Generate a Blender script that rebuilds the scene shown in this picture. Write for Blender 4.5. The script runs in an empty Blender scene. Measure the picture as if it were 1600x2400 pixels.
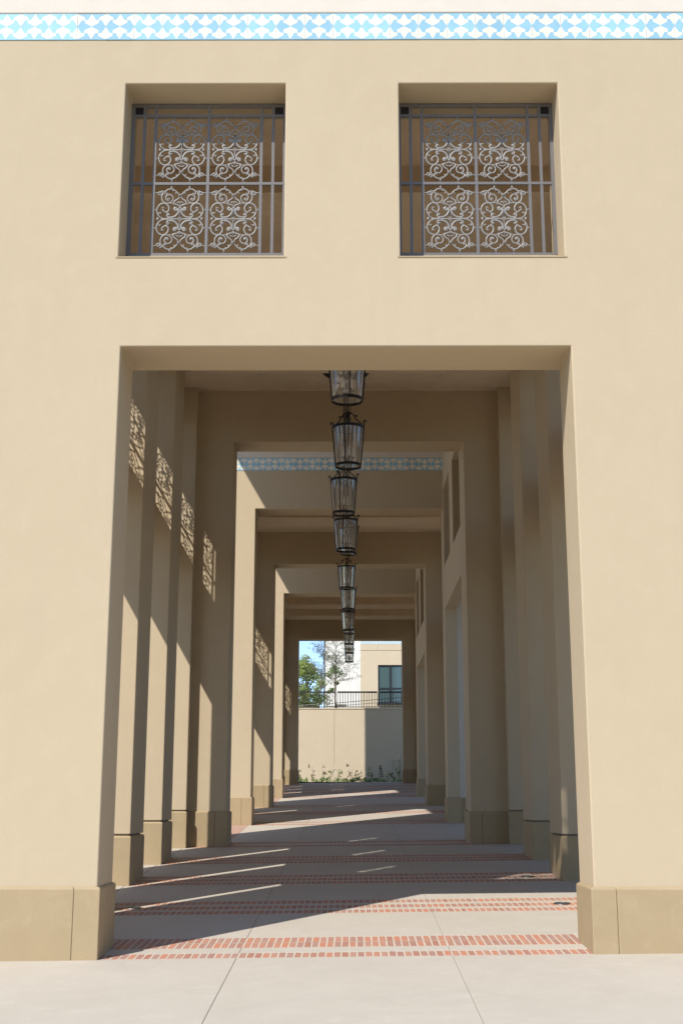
import bpy, bmesh, math, random
from mathutils import Vector, Matrix
random.seed(7)
PI = math.pi
SC = bpy.context.scene
COL = SC.collection

# ------------------------------------------------------------------ camera
F_PX, H_PX = 2980.0, 1890.0
PITCH = math.atan((H_PX - 1200.0) / F_PX)
YAW = math.radians(0.18)
CAM = Vector((0.066, -13.734, 1.503))
cd = bpy.data.cameras.new('camera')
cam = bpy.data.objects.new('camera', cd)
COL.objects.link(cam)
cd.sensor_fit = 'VERTICAL'
cd.sensor_height = 36.0
cd.lens = F_PX / 2400.0 * 36.0
cd.shift_x = -(824.0 - F_PX * math.tan(YAW) - 800.0) / 2400.0
cd.clip_start, cd.clip_end = 0.1, 3000.0
cam.location = CAM
cam.rotation_euler = (PI / 2 + PITCH, 0, YAW)
SC.camera = cam

# ------------------------------------------------------------------ light
SUN_T = Vector((0.574, 0.818, -1.0)).normalized()       # direction the light travels
world = bpy.data.worlds.new('World')
SC.world = world
world.use_nodes = True
wn = world.node_tree.nodes
sky = wn.new('ShaderNodeTexSky')
sky.sky_type = 'NISHITA'
sky.sun_disc = False
sky.sun_elevation = math.asin(-SUN_T.z)
sky.sun_rotation = math.atan2(-SUN_T.x, -SUN_T.y)
sky.air_density, sky.dust_density, sky.ozone_density = 1.0, 0.0, 1.5
sky.altitude = 4000.0
world.node_tree.links.new(sky.outputs['Color'], wn['Background'].inputs['Color'])
wn['Background'].inputs['Strength'].default_value = 0.15
sd = bpy.data.lights.new('sun', 'SUN')
sd.energy, sd.angle, sd.color = 3.5, math.radians(0.53), (1.0, 0.975, 0.93)
sun = bpy.data.objects.new('sun', sd)
COL.objects.link(sun)
sun.location = (-30, -45, 60)
sun.rotation_euler = SUN_T.to_track_quat('-Z', 'Y').to_euler()
SC.view_settings.view_transform = 'Standard'
SC.view_settings.look = 'None'
SC.view_settings.gamma = 1.0
SC.view_settings.exposure = 0.62
SC.cycles.use_denoising = True
SC.cycles.max_bounces = 12
SC.cycles.diffuse_bounces = 9
SC.cycles.transparent_max_bounces = 24
SC.cycles.sample_clamp_indirect = 6.0
SC.cycles.caustics_reflective = False
SC.cycles.caustics_refractive = False

# ------------------------------------------------------------------ helpers
SX, SY = 0.0115, 0.0519
def fl(x, y):
    """height of the ramped floor"""
    return SX * x + SY * y

def link(name, me, parent=None, mat=None):
    o = bpy.data.objects.new(name, me)
    COL.objects.link(o)
    if parent is not None:
        o.parent = parent
    if mat is not None and me is not None:
        for m in (mat if isinstance(mat, (list, tuple)) else [mat]):
            me.materials.append(m)
    return o

def thing(name, label, cat, loc=(0, 0, 0), group=None, rot=(0, 0, 0)):
    o = bpy.data.objects.new(name, None)
    COL.objects.link(o)
    o.location = loc
    o.rotation_euler = rot
    o.empty_display_size = 0.3
    o['label'] = label
    o['category'] = cat
    if group:
        o['group'] = group
    return o

def tag(o, label=None, cat=None, group=None, kind=None):
    for k, v in (('label', label), ('category', cat), ('group', group), ('kind', kind)):
        if v:
            o[k] = v
    return o

class MB:
    def __init__(s):
        s.v, s.f, s.m = [], [], []
    def add(s, vs, fs, mi=0):
        b = len(s.v)
        s.v += [tuple(p) for p in vs]
        s.f += [tuple(i + b for i in f) for f in fs]
        s.m += [mi] * len(fs)
    def box(s, x0, x1, y0, y1, z0, z1, mi=0):
        s.add([(x0, y0, z0), (x1, y0, z0), (x1, y1, z0), (x0, y1, z0), (x0, y0, z1), (x1, y0, z1), (x1, y1, z1), (x0, y1, z1)],
              [(0, 3, 2, 1), (4, 5, 6, 7), (0, 1, 5, 4), (1, 2, 6, 5), (2, 3, 7, 6), (3, 0, 4, 7)], mi)
    def chbox(s, x0, x1, y0, y1, z0, z1, c):
        """box with a chamfer round its top"""
        r = [(x0, y0), (x1, y0), (x1, y1), (x0, y1)]
        q = [(x0 + c, y0 + c), (x1 - c, y0 + c), (x1 - c, y1 - c), (x0 + c, y1 - c)]
        vs = [(x, y, z0) for x, y in r] + [(x, y, z1 - c) for x, y in r] + [(x, y, z1) for x, y in q]
        fs = [(0, 3, 2, 1), (8, 9, 10, 11)]
        for k in (0, 4):
            for i in range(4):
                j = (i + 1) % 4
                fs.append((k + i, k + j, k + 4 + j, k + 4 + i))
        s.add(vs, fs)
    def tube(s, pts, r, n=6, cap=True, flat=1.0, axis=None):
        """tube along points; r a number or a list; flat squeezes along axis"""
        pts = [Vector(p) for p in pts]
        N = len(pts)
        rr = r if isinstance(r, (list, tuple)) else [r] * N
        vs = []
        up = None
        for i, p in enumerate(pts):
            t = (pts[min(i + 1, N - 1)] - pts[max(i - 1, 0)])
            t = t.normalized() if t.length > 1e-9 else Vector((0, 0, 1))
            a = Vector(axis) if axis else (Vector((0, 0, 1)) if abs(t.z) < 0.9 else Vector((1, 0, 0)))
            if up is not None and not axis:
                a = up
            u = (a - t * a.dot(t))
            u = u.normalized() if u.length > 1e-6 else t.orthogonal().normalized()
            up = u
            w = t.cross(u)
            for k in range(n):
                an = 2 * PI * k / n
                vs.append(p + u * (math.cos(an) * rr[i] * flat) + w * (math.sin(an) * rr[i]))
        fs = []
        for i in range(N - 1):
            for k in range(n):
                k2 = (k + 1) % n
                fs.append((i * n + k, i * n + k2, (i + 1) * n + k2, (i + 1) * n + k))
        if cap:
            fs.append(tuple(range(n))[::-1])
            fs.append(tuple((N - 1) * n + k for k in range(n)))
        s.add(vs, fs)
    def lathe(s, prof, n=24, c=(0, 0, 0), closed=False):
        vs = []
        for r, z in prof:
            for k in range(n):
                a = 2 * PI * k / n
                vs.append((c[0] + r * math.cos(a), c[1] + r * math.sin(a), c[2] + z))
        fs = []
        P = len(prof)
        for i in range(P if closed else P - 1):
            i2 = (i + 1) % P
            for k in range(n):
                k2 = (k + 1) % n
                fs.append((i * n + k, i * n + k2, i2 * n + k2, i2 * n + k))
        s.add(vs, fs)
    def ball(s, c, r, n=8, m=5):
        prof = [(max(r * math.sin(PI * i / m), 1e-4), -r * math.cos(PI * i / m)) for i in range(m + 1)]
        s.lathe(prof, n, c)
    def mesh(s, name, smooth=False):
        me = bpy.data.meshes.new(name)
        me.from_pydata(s.v, [], s.f)
        if any(s.m):
            me.polygons.foreach_set('material_index', s.m)
        bm = bmesh.new()
        bm.from_mesh(me)
        bmesh.ops.recalc_face_normals(bm, faces=bm.faces)
        bm.to_mesh(me)
        bm.free()
        if smooth:
            me.polygons.foreach_set('use_smooth', [True] * len(me.polygons))
        me.update()
        return me
    def build(s, name, mat, parent=None, smooth=False):
        return link(name, s.mesh(name, smooth), parent, mat)

def bevel(o, w=0.012, seg=2):
    b = o.modifiers.new('edge', 'BEVEL')
    b.width, b.segments, b.limit_method, b.angle_limit = w, seg, 'ANGLE', math.radians(40)
    return o

def grid_solid(axis, us, vs, w0, w1, holes):
    """wall with rectangular openings: axis 'y' spans x,z / axis 'x' spans y,z; holes are (u0,u1,v0,v1)"""
    us = sorted(set(round(u, 4) for u in list(us) + [q for h in holes for q in h[:2]]))
    vs = sorted(set(round(v, 4) for v in list(vs) + [q for h in holes for q in h[2:]]))
    us = [u for i, u in enumerate(us)]
    def solid(i, j):
        if i < 0 or j < 0 or i >= len(us) - 1 or j >= len(vs) - 1:
            return False
        u, v = (us[i] + us[i + 1]) / 2, (vs[j] + vs[j + 1]) / 2
        return not any(h[0] < u < h[1] and h[2] < v < h[3] for h in holes)
    def P(u, v, w):
        return (u, w, v) if axis == 'y' else (w, u, v)
    idx, V, F = {}, [], []
    def vid(i, j, k):
        key = (i, j, k)
        if key not in idx:
            idx[key] = len(V)
            V.append(P(us[i], vs[j], (w0, w1)[k]))
        return idx[key]
    for i in range(len(us) - 1):
        for j in range(len(vs) - 1):
            if not solid(i, j):
                continue
            F.append([vid(i, j, 0), vid(i + 1, j, 0), vid(i + 1, j + 1, 0), vid(i, j + 1, 0)])
            F.append([vid(i, j, 1), vid(i, j + 1, 1), vid(i + 1, j + 1, 1), vid(i + 1, j, 1)])
            for di, dj, a, b in ((-1, 0, (i, j), (i, j + 1)), (1, 0, (i + 1, j), (i + 1, j + 1)), (0, -1, (i, j), (i + 1, j)), (0, 1, (i, j + 1), (i + 1, j + 1))):
                if not solid(i + di, j + dj):
                    F.append([vid(*a, 0), vid(*b, 0), vid(*b, 1), vid(*a, 1)])
    m = MB()
    m.add(V, F)
    return m

# ------------------------------------------------------------------ materials
def new_mat(name):
    m = bpy.data.materials.new(name)
    m.use_nodes = True
    nt = m.node_tree
    return m, nt, nt.nodes, nt.links, nt.nodes['Principled BSDF']

def rgb(c):
    return (c[0], c[1], c[2], 1.0)

def rough_mat(name, base, alt=None, alt2=None, scale=1.2, fine=60.0, bump=0.15, rough=0.85, spec=0.25, streak=None, speck=None, grain=0.0, stain=0.0, contrast=(0.35, 0.68)):
    """mottled plaster / stone / concrete in world coordinates"""
    m, nt, N, L, B = new_mat(name)
    tc = N.new('ShaderNodeNewGeometry')
    pos = tc.outputs['Position']
    def noise(sc, det, dist=0.0, vec=None):
        n = N.new('ShaderNodeTexNoise')
        n.inputs['Scale'].default_value = sc
        n.inputs['Detail'].default_value = det
        n.inputs['Roughness'].default_value = 0.6
        n.inputs['Distortion'].default_value = dist
        L.new(vec or pos, n.inputs['Vector'])
        return n.outputs['Fac']
    def ramp(src, a, b):
        r = N.new('ShaderNodeMapRange')
        r.inputs['From Min'].default_value = a
        r.inputs['From Max'].default_value = b
        L.new(src, r.inputs['Value'])
        return r.outputs['Result']
    def mix(fac, a, b):
        x = N.new('ShaderNodeMix')
        x.data_type = 'RGBA'
        if isinstance(fac, float):
            x.inputs[0].default_value = fac
        else:
            L.new(fac, x.inputs[0])
        for s, q in ((6, a), (7, b)):
            if isinstance(q, tuple):
                x.inputs[s].default_value = rgb(q)
            else:
                L.new(q, x.inputs[s])
        return x.outputs[2]
    alt = alt or tuple(c * 0.88 for c in base)
    alt2 = alt2 or tuple(min(1, c * 1.07) for c in base)
    col = mix(ramp(noise(scale, 5, 0.8), *contrast), base, alt)
    col = mix(ramp(noise(scale * 3.7, 4, 0.3), 0.5, 0.75), col, alt2)
    if streak:
        mp = N.new('ShaderNodeMapping')
        mp.inputs['Scale'].default_value = streak
        L.new(pos, mp.inputs['Vector'])
        col = mix(ramp(noise(1.0, 4, 0.2, mp.outputs['Vector']), 0.56, 0.8), col, tuple(c * 0.94 for c in base))
    if grain:
        col = mix(ramp(noise(42, 4, 0.1), 0.45, 0.75), col, tuple(c * (1 - grain) for c in base))
    if stain:
        col = mix(ramp(noise(0.45, 7, 1.6), 0.56, 0.70), col, tuple(c * (1 - stain) for c in base))
        col = mix(ramp(noise(2.3, 6, 2.2), 0.62, 0.70), col, tuple(c * (1 - stain * 0.8) for c in base))
    if speck:
        col = mix(ramp(noise(speck, 2), 0.62, 0.75), col, tuple(c * 0.72 for c in base))
    L.new(col, B.inputs['Base Color'])
    B.inputs['Roughness'].default_value = rough
    B.inputs['Specular IOR Level'].default_value = spec
    b1 = N.new('ShaderNodeBump')
    b1.inputs['Strength'].default_value = bump
    b1.inputs['Distance'].default_value = 0.004
    L.new(noise(fine, 6), b1.inputs['Height'])
    b2 = N.new('ShaderNodeBump')
    b2.inputs['Strength'].default_value = bump * 0.8
    b2.inputs['Distance'].default_value = 0.02
    L.new(noise(3.1, 3), b2.inputs['Height'])
    L.new(b2.outputs['Normal'], b1.inputs['Normal'])
    L.new(b1.outputs['Normal'], B.inputs['Normal'])
    return m

def plain_mat(name, base, rough=0.5, metal=0.0, spec=0.5, var=0.0, vscale=20.0, bump=0.0):
    m, nt, N, L, B = new_mat(name)
    B.inputs['Base Color'].default_value = rgb(base)
    B.inputs['Roughness'].default_value = rough
    B.inputs['Metallic'].default_value = metal
    B.inputs['Specular IOR Level'].default_value = spec
    g = N.new('ShaderNodeNewGeometry')
    n = N.new('ShaderNodeTexNoise')
    n.inputs['Scale'].default_value = vscale
    n.inputs['Detail'].default_value = 4
    L.new(g.outputs['Position'], n.inputs['Vector'])
    if var:
        x = N.new('ShaderNodeMix')
        x.data_type = 'RGBA'
        L.new(n.outputs['Fac'], x.inputs[0])
        x.inputs[6].default_value = rgb(tuple(c * (1 - var) for c in base))
        x.inputs[7].default_value = rgb(tuple(min(1, c * (1 + var)) for c in base))
        L.new(x.outputs[2], B.inputs['Base Color'])
    if bump:
        b = N.new('ShaderNodeBump')
        b.inputs['Strength'].default_value = bump
        b.inputs['Distance'].default_value = 0.002
        L.new(n.outputs['Fac'], b.inputs['Height'])
        L.new(b.outputs['Normal'], B.inputs['Normal'])
    return m

M = {}
M['stucco'] = rough_mat('stucco', (0.508, 0.403, 0.264), (0.489, 0.386, 0.251), (0.517, 0.412, 0.272), scale=0.9, fine=70, bump=0.26, streak=(2.2, 2.2, 0.35), grain=0.055)
M['stucco_white'] = rough_mat('white_stucco', (0.66, 0.585, 0.49), (0.635, 0.56, 0.465), (0.67, 0.60, 0.505), scale=1.5, fine=90, bump=0.12)
M['ceiling'] = rough_mat('ceiling_plaster', (0.66, 0.52, 0.36), scale=0.8, fine=90, bump=0.08)
M['white_paint'] = rough_mat('white_paint', (0.82, 0.77, 0.69), scale=0.6, fine=40, bump=0.05)
M['garden_stucco'] = rough_mat('garden_stucco', (0.60, 0.485, 0.335), (0.58, 0.465, 0.318), (0.61, 0.495, 0.345), scale=0.7, fine=60, bump=0.15)
M['precast'] = rough_mat('precast_stone', (0.395, 0.295, 0.168), (0.365, 0.27, 0.153), (0.415, 0.312, 0.182), scale=1.3, fine=120, bump=0.10, rough=0.75, grain=0.06)
M['concrete'] = rough_mat('concrete_paving', (0.515, 0.455, 0.37), (0.483, 0.423, 0.34), (0.538, 0.48, 0.395), scale=1.1, fine=140, bump=0.06, rough=0.7, streak=(0.5, 5.0, 1.0), speck=70, grain=0.05, stain=0.10)
M['mortar'] = rough_mat('mortar', (0.58, 0.50, 0.39), scale=5, fine=150, bump=0.2)
M['joint'] = plain_mat('joint_shadow', (0.20, 0.17, 0.13), rough=0.95)
M['metal'] = plain_mat('iron_sunlit_tone', (0.27, 0.248, 0.225), rough=0.42, metal=0.12, spec=0.4, var=0.15, vscale=60, bump=0.15)  # scrollwork: lighter copy of the grille paint, sunlit look put into the colour
M['bar'] = plain_mat('iron_shaded_tone', (0.165, 0.15, 0.14), rough=0.4, metal=0.1, spec=0.4, var=0.12, vscale=30)  # bars: same grille paint darkened, shade put into the colour
M['bronze'] = plain_mat('dark_bronze', (0.022, 0.018, 0.016), rough=0.42, metal=0.5, spec=0.5, var=0.3, vscale=40)
M['candle'] = plain_mat('candle_white', (0.86, 0.84, 0.76), rough=0.45)
M['bulb'] = plain_mat('bulb_glass', (0.85, 0.80, 0.62), rough=0.15)
M['soil'] = rough_mat('soil', (0.10, 0.075, 0.05), scale=3, fine=30, bump=0.6, rough=0.95)
M['lawn'] = rough_mat('dry_ground', (0.23, 0.20, 0.13), (0.17, 0.17, 0.09), scale=0.25, fine=12, bump=0.5, rough=0.95)
M['steel'] = plain_mat('worn_steel', (0.16, 0.155, 0.15), rough=0.4, metal=0.8, var=0.3, vscale=90)
M['bark'] = rough_mat('bark', (0.20, 0.165, 0.12), scale=6, fine=40, bump=0.6, rough=0.9)
M['pale_bark'] = rough_mat('pale_bark', (0.36, 0.32, 0.24), scale=6, fine=40, bump=0.5, rough=0.9)
M['tile_white'] = plain_mat('tile_cream_glaze', (0.82, 0.735, 0.585), rough=0.22, spec=0.5, var=0.05, vscale=6)
M['tile_blue'] = plain_mat('tile_blue_glaze', (0.32, 0.54, 0.66), rough=0.22, spec=0.5, var=0.14, vscale=5)
M['rail'] = plain_mat('rail_brown_paint', (0.045, 0.035, 0.028), rough=0.45)
M['frame'] = plain_mat('window_frame_dark', (0.022, 0.020, 0.020), rough=0.35)

def per_piece(m, amt):
    nt = m.node_tree
    N, L = nt.nodes, nt.links
    B = N['Principled BSDF']
    oi = N.new('ShaderNodeObjectInfo')
    mr = N.new('ShaderNodeMapRange')
    mr.inputs['To Min'].default_value = 1 - amt; mr.inputs['To Max'].default_value = 1 + amt * 0.6
    L.new(oi.outputs['Random'], mr.inputs['Value'])
    hs = N.new('ShaderNodeHueSaturation')
    src = B.inputs['Base Color'].links[0].from_socket
    L.new(src, hs.inputs['Color']); L.new(mr.outputs['Result'], hs.inputs['Value'])
    L.new(hs.outputs['Color'], B.inputs['Base Color'])
per_piece(M['tile_blue'], 0.14); per_piece(M['tile_white'], 0.06)

def brick_mat():
    m, nt, N, L, B = new_mat('terracotta_brick')
    oi = N.new('ShaderNodeObjectInfo')
    g = N.new('ShaderNodeNewGeometry')
    a = N.new('ShaderNodeMath'); a.operation = 'ADD'
    L.new(oi.outputs['Random'], a.inputs[0]); L.new(g.outputs['Random Per Island'], a.inputs[1])
    fr = N.new('ShaderNodeMath'); fr.operation = 'FRACT'
    L.new(a.outputs[0], fr.inputs[0])
    r = N.new('ShaderNodeValToRGB')
    e = r.color_ramp.elements
    e[0].position, e[0].color = 0.0, rgb((0.50, 0.185, 0.095))
    e[1].position, e[1].color = 1.0, rgb((0.35, 0.16, 0.115))
    for p, c in ((0.22, (0.455, 0.205, 0.125)), (0.45, (0.42, 0.22, 0.15)), (0.62, (0.36, 0.145, 0.085)), (0.8, (0.37, 0.215, 0.165))):
        q = e.new(p); q.color = rgb(c)
    L.new(fr.outputs[0], r.inputs[0])
    n = N.new('ShaderNodeTexNoise'); n.inputs['Scale'].default_value = 22; n.inputs['Detail'].default_value = 5
    L.new(g.outputs['Position'], n.inputs['Vector'])
    mr = N.new('ShaderNodeMapRange'); mr.inputs['From Min'].default_value = 0.3; mr.inputs['From Max'].default_value = 0.75
    mr.inputs['To Min'].default_value = 0.0; mr.inputs['To Max'].default_value = 0.45
    L.new(n.outputs['Fac'], mr.inputs['Value'])
    x = N.new('ShaderNodeMix'); x.data_type = 'RGBA'
    L.new(mr.outputs['Result'], x.inputs[0]); L.new(r.outputs['Color'], x.inputs[6]); x.inputs[7].default_value = rgb((0.50, 0.30, 0.22))
    L.new(x.outputs[2], B.inputs['Base Color'])
    B.inputs['Roughness'].default_value = 0.8
    b = N.new('ShaderNodeBump'); b.inputs['Strength'].default_value = 0.3; b.inputs['Distance'].default_value = 0.003
    L.new(n.outputs['Fac'], b.inputs['Height']); L.new(b.outputs['Normal'], B.inputs['Normal'])
    return m
M['brick'] = brick_mat()

def glass_mat(name, tint, refl, rough=0.03):
    m, nt, N, L, B = new_mat(name)
    N.remove(B)
    out = N['Material Output']
    t = N.new('ShaderNodeBsdfTransparent'); t.inputs['Color'].default_value = rgb(tint)
    gl = N.new('ShaderNodeBsdfGlossy'); gl.inputs['Roughness'].default_value = rough; gl.inputs['Color'].default_value = rgb((1.0, 0.93, 0.80))
    fr = N.new('ShaderNodeFresnel'); fr.inputs['IOR'].default_value = 1.45
    mr = N.new('ShaderNodeMapRange')
    mr.inputs['To Min'].default_value = refl; mr.inputs['To Max'].default_value = 1.0
    L.new(fr.outputs[0], mr.inputs['Value'])
    mx = N.new('ShaderNodeMixShader')
    L.new(mr.outputs['Result'], mx.inputs[0]); L.new(t.outputs[0], mx.inputs[1]); L.new(gl.outputs[0], mx.inputs[2])
    tl = N.new('ShaderNodeBsdfTranslucent'); tl.inputs['Color'].default_value = rgb((0.97, 0.93, 0.85))
    df = N.new('ShaderNodeBsdfDiffuse'); df.inputs['Color'].default_value = rgb((0.95, 0.91, 0.83))
    hz = N.new('ShaderNodeMixShader'); hz.inputs[0].default_value = 0.5
    L.new(tl.outputs[0], hz.inputs[1]); L.new(df.outputs[0], hz.inputs[2])
    # seeded glass: faint upright streaks scatter a little light
    tc = N.new('ShaderNodeTexCoord'); mp = N.new('ShaderNodeMapping'); mp.inputs['Scale'].default_value = (17, 17, 0.7)
    no = N.new('ShaderNodeTexNoise'); no.inputs['Scale'].default_value = 1.0; no.inputs['Detail'].default_value = 3
    L.new(tc.outputs['Object'], mp.inputs['Vector']); L.new(mp.outputs['Vector'], no.inputs['Vector'])
    sr = N.new('ShaderNodeMapRange'); sr.inputs['From Min'].default_value = 0.35; sr.inputs['From Max'].default_value = 0.75
    sr.inputs['To Min'].default_value = 0.07; sr.inputs['To Max'].default_value = 0.24
    L.new(no.outputs['Fac'], sr.inputs['Value'])
    m2 = N.new('ShaderNodeMixShader')
    L.new(sr.outputs['Result'], m2.inputs[0]); L.new(mx.outputs[0], m2.inputs[1]); L.new(hz.outputs[0], m2.inputs[2])
    L.new(m2.outputs[0], out.inputs['Surface'])
    return m
M['glass'] = glass_mat('lantern_glass', (0.98, 0.98, 0.97), 0.15, 0.10)

def pane_mat():
    m, nt, N, L, B = new_mat('window_pane')
    B.inputs['Base Color'].default_value = rgb((0.07, 0.11, 0.11))
    B.inputs['Roughness'].default_value = 0.06
    B.inputs['Specular IOR Level'].default_value = 0.6
    return m
M['pane'] = pane_mat()

def leaf_mat(name, c0, c1):
    m, nt, N, L, B = new_mat(name)
    g = N.new('ShaderNodeNewGeometry')
    r = N.new('ShaderNodeMix'); r.data_type = 'RGBA'
    L.new(g.outputs['Random Per Island'], r.inputs[0])
    r.inputs[6].default_value = rgb(c0); r.inputs[7].default_value = rgb(c1)
    L.new(r.outputs[2], B.inputs['Base Color'])
    B.inputs['Roughness'].default_value = 0.55
    B.inputs['Specular IOR Level'].default_value = 0.3
    tr = N.new('ShaderNodeBsdfTranslucent')
    L.new(r.outputs[2], tr.inputs['Color'])
    mx = N.new('ShaderNodeMixShader'); mx.inputs[0].default_value = 0.35
    L.new(B.outputs[0], mx.inputs[1]); L.new(tr.outputs[0], mx.inputs[2])
    L.new(mx.outputs[0], N['Material Output'].inputs['Surface'])
    return m
M['leaf_lime'] = leaf_mat('leaf_lime', (0.52, 0.56, 0.20), (0.30, 0.37, 0.10))
M['leaf_mid'] = leaf_mat('leaf_mid', (0.24, 0.31, 0.10), (0.12, 0.18, 0.055))
M['leaf_feather'] = leaf_mat('leaf_feather', (0.21, 0.25, 0.12), (0.12, 0.15, 0.07))
M['leaf_bright'] = leaf_mat('leaf_bright', (0.27, 0.38, 0.11), (0.15, 0.24, 0.06))
M['leaf_wilt'] = leaf_mat('leaf_wilt', (0.18, 0.13, 0.075), (0.10, 0.11, 0.05))

# ------------------------------------------------------------------ dimensions of the place (metres)
XL, XR = -4.66, 4.62          # outer faces of the arcade
IL, IR = -4.00, 3.96          # inner faces of its side walls
PL, PR = -3.40, 3.36          # inner faces of the piers
JW = 2.572                    # half width of the openings
TOP = 13.95
CEIL, BEAM = 10.68, 10.25
PW = 1.27                     # pier width along the passage
PLH = 0.69

# ------------------------------------------------------------------ ground
def sheet(name, x0, x1, y0, y1, dz, mat, parent=None):
    m = MB()
    m.add([(x0, y0, fl(x0, y0) + dz), (x1, y0, fl(x1, y0) + dz), (x1, y1, fl(x1, y1) + dz), (x0, y1, fl(x0, y1) + dz)], [(0, 1, 2, 3)])
    return m.build(name, mat, parent)

def ground():
    m = MB()
    ys = [(-1500, -45), (-45, -45), (52, 52), (1500, 52)]
    xs = [-1500, -40, 40, 1500]
    vs, fs = [], []
    for y, yy in ys:
        for x in xs:
            vs.append((x, y, fl(max(-40, min(40, x)), yy) - 0.16))
    for j in range(3):
        for i in range(3):
            a = j * 4 + i
            fs.append((a, a + 1, a + 5, a + 4))
    m.add(vs, fs)
    return tag(m.build('ground', M['lawn']), kind='structure')
GROUND = ground()

WALK = tag(sheet('walkway', -34, 20, -44, 51.6, -0.075, M['joint']), kind='structure')

def slab(x0, x1, y0, y1):
    m = MB()
    t, b = 0.0, -0.07
    c = 0.004
    r = [(x0, y0), (x1, y0), (x1, y1), (x0, y1)]
    q = [(x0 + c, y0 + c), (x1 - c, y0 + c), (x1 - c, y1 - c), (x0 + c, y1 - c)]
    vs = [(x, y, fl(x, y) + b) for x, y in r] + [(x, y, fl(x, y) - c) for x, y in r] + [(x, y, fl(x, y) + t) for x, y in q]
    fs = [(8, 9, 10, 11)]
    for k in (0, 4):
        for i in range(4):
            j = (i + 1) % 4
            fs.append((k + i, k + j, k + 4 + j, k + 4 + i))
    m.add(vs, fs)
    return m.build('paving_slab', M['concrete'], WALK)

P1 = [3.33, 6.69, 10.03, 13.47]              # fronts of the near block's piers
P2 = [24.80, 28.70]
P3 = [38.98, 42.34, 45.70, 49.13]
XJ = (-1.118, 1.098)
rows1 = [(0.005, 0.30), (0.64, 0.975), (0.99, 1.335)]
def band3(p):
    return [(p, p + 0.31), (p + 0.47, p + 0.79), (p + 0.98, p + 1.29)]
def band2(p):
    return [(p, p + 0.40), (p + 0.85, p + 1.25)]
bands = [rows1] + [band3(p) for p in P1[:3]] + [band2(13.52), band2(20.25), band3(24.8), band2(28.8), band2(35.3),
         band3(38.98), band3(42.34), band3(45.7), band2(49.2)]
GAP = 0.004
spans = []                                   # strips of concrete between the brick rows
y = -44.0
for b in bands:
    for (a, e) in b:
        if a - y > 0.03:
            spans.append((y, a - 0.004))
        y = e + 0.004
spans.append((y, 51.6))
for (a, e) in spans:
    xl, xr = (-34, 20) if e < 0.2 else ((-2.62, 2.62) if e < 1.34 else (-3.43, 3.43))
    if 14.9 < a < 20 and e > 16:
        xl = -2.60
    for u, v in ((xl, XJ[0] - GAP / 2), (XJ[0] + GAP / 2, XJ[1] - GAP / 2), (XJ[1] + GAP / 2, xr)):
        slab(u, v, a, e)
for s in (-1, 1):
    far = -34 if s < 0 else 20
    slab(*sorted((s * 2.63, far)), 0.0, 1.34)
    slab(*sorted((s * 3.44, far)), 1.35, 51.6)
for ya, yb in ((14.93, 20.22), (29.93, 35.27)):
    sheet('mortar_bed', -3.43, -2.603, ya, yb, -0.0018, M['mortar'], WALK)

# bricks: the nearest 300 one by one, the rest joined
PITCHX = 0.0818
def brick_mesh(w, l):
    m = MB()
    c = 0.003
    r = [(-w / 2, -l / 2), (w / 2, -l / 2), (w / 2, l / 2), (-w / 2, l / 2)]
    q = [(x * (1 - 2 * c / w), yy * (1 - 2 * c / l)) for x, yy in r]
    vs = [(x, yy, -0.02) for x, yy in r] + [(x, yy, -0.0015) for x, yy in r] + [(x, yy, 0.0004) for x, yy in q]
    fs = [(8, 9, 10, 11)]
    for k in (0, 4):
        for i in range(4):
            j = (i + 1) % 4
            fs.append((k + i, k + j, k + 4 + j, k + 4 + i))
    m.add(vs, fs)
    return m
TILT = Matrix(((1, 0, 0, 0), (0, 1, 0, 0), (SX, SY, 1, 0), (0, 0, 0, 1)))   # follows the ramp
ROT = Vector((math.atan(SY), -math.atan(SX), 0.0))             # tilt of the ramp
bmeshes = {}
nb = 0
rest = MB()
for bi, b in enumerate(bands):
    xr = 2.575 if bi == 0 else 3.40
    for (a, e) in b:
        L_ = e - a
        n = math.ceil(2 * xr / PITCHX)
        off = random.uniform(-0.02, 0.02)
        sheet('mortar_bed', -xr - 0.02, xr + 0.02, a - 0.003, e + 0.003, -0.0018, M['mortar'], WALK)
        for i in range(n):
            x = (i + 0.5 - n / 2) * PITCHX + off * 0.5
            w = 0.0655 + random.uniform(-0.002, 0.002)
            yy = (a + e) / 2 + random.uniform(-0.006, 0.006)
            visible_wide = 2.57 if bi <= 1 else 3.4
            if bi <= 1 and nb < 300 and abs(x) < visible_wide:
                key = round(L_, 2)
                if key not in bmeshes:
                    bmeshes[key] = brick_mesh(0.0655, L_ - 0.012).mesh('brick')
                    bmeshes[key].materials.append(M['brick'])
                o = bpy.data.objects.new('brick', bmeshes[key])
                COL.objects.link(o)
                o.parent = WALK
                o.location = (x, yy, fl(x, yy) + random.uniform(-0.0012, 0.0008))
                o.rotation_euler = (ROT.x, ROT.y, ROT.z + random.uniform(-0.012, 0.012))
                o.scale = (random.uniform(0.96, 1.03), 1, 1)
                nb += 1
            else:
                q = brick_mesh(w, L_ - 0.012)
                rest.add([(vx + x, vy + yy, vz + fl(x + vx, yy + vy)) for vx, vy, vz in q.v], q.f)
# brick border along the open side of the crossings
for (ya, yb) in ((14.95, 20.2), (29.95, 35.25)):
    yy = ya
    while yy < yb:
        for k in range(10):
            x = -2.645 - k * PITCHX
            q = brick_mesh(0.0655, 0.30)
            y2 = yy + (0.16 if k % 2 else 0.0) + 0.15
            rest.add([(vx + x, vy + y2, vz + fl(x + vx, y2 + vy)) for vx, vy, vz in q.v], q.f)
        yy += 0.318
tag(rest.build('brick_rows', M['brick'], WALK), kind='stuff')

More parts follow.
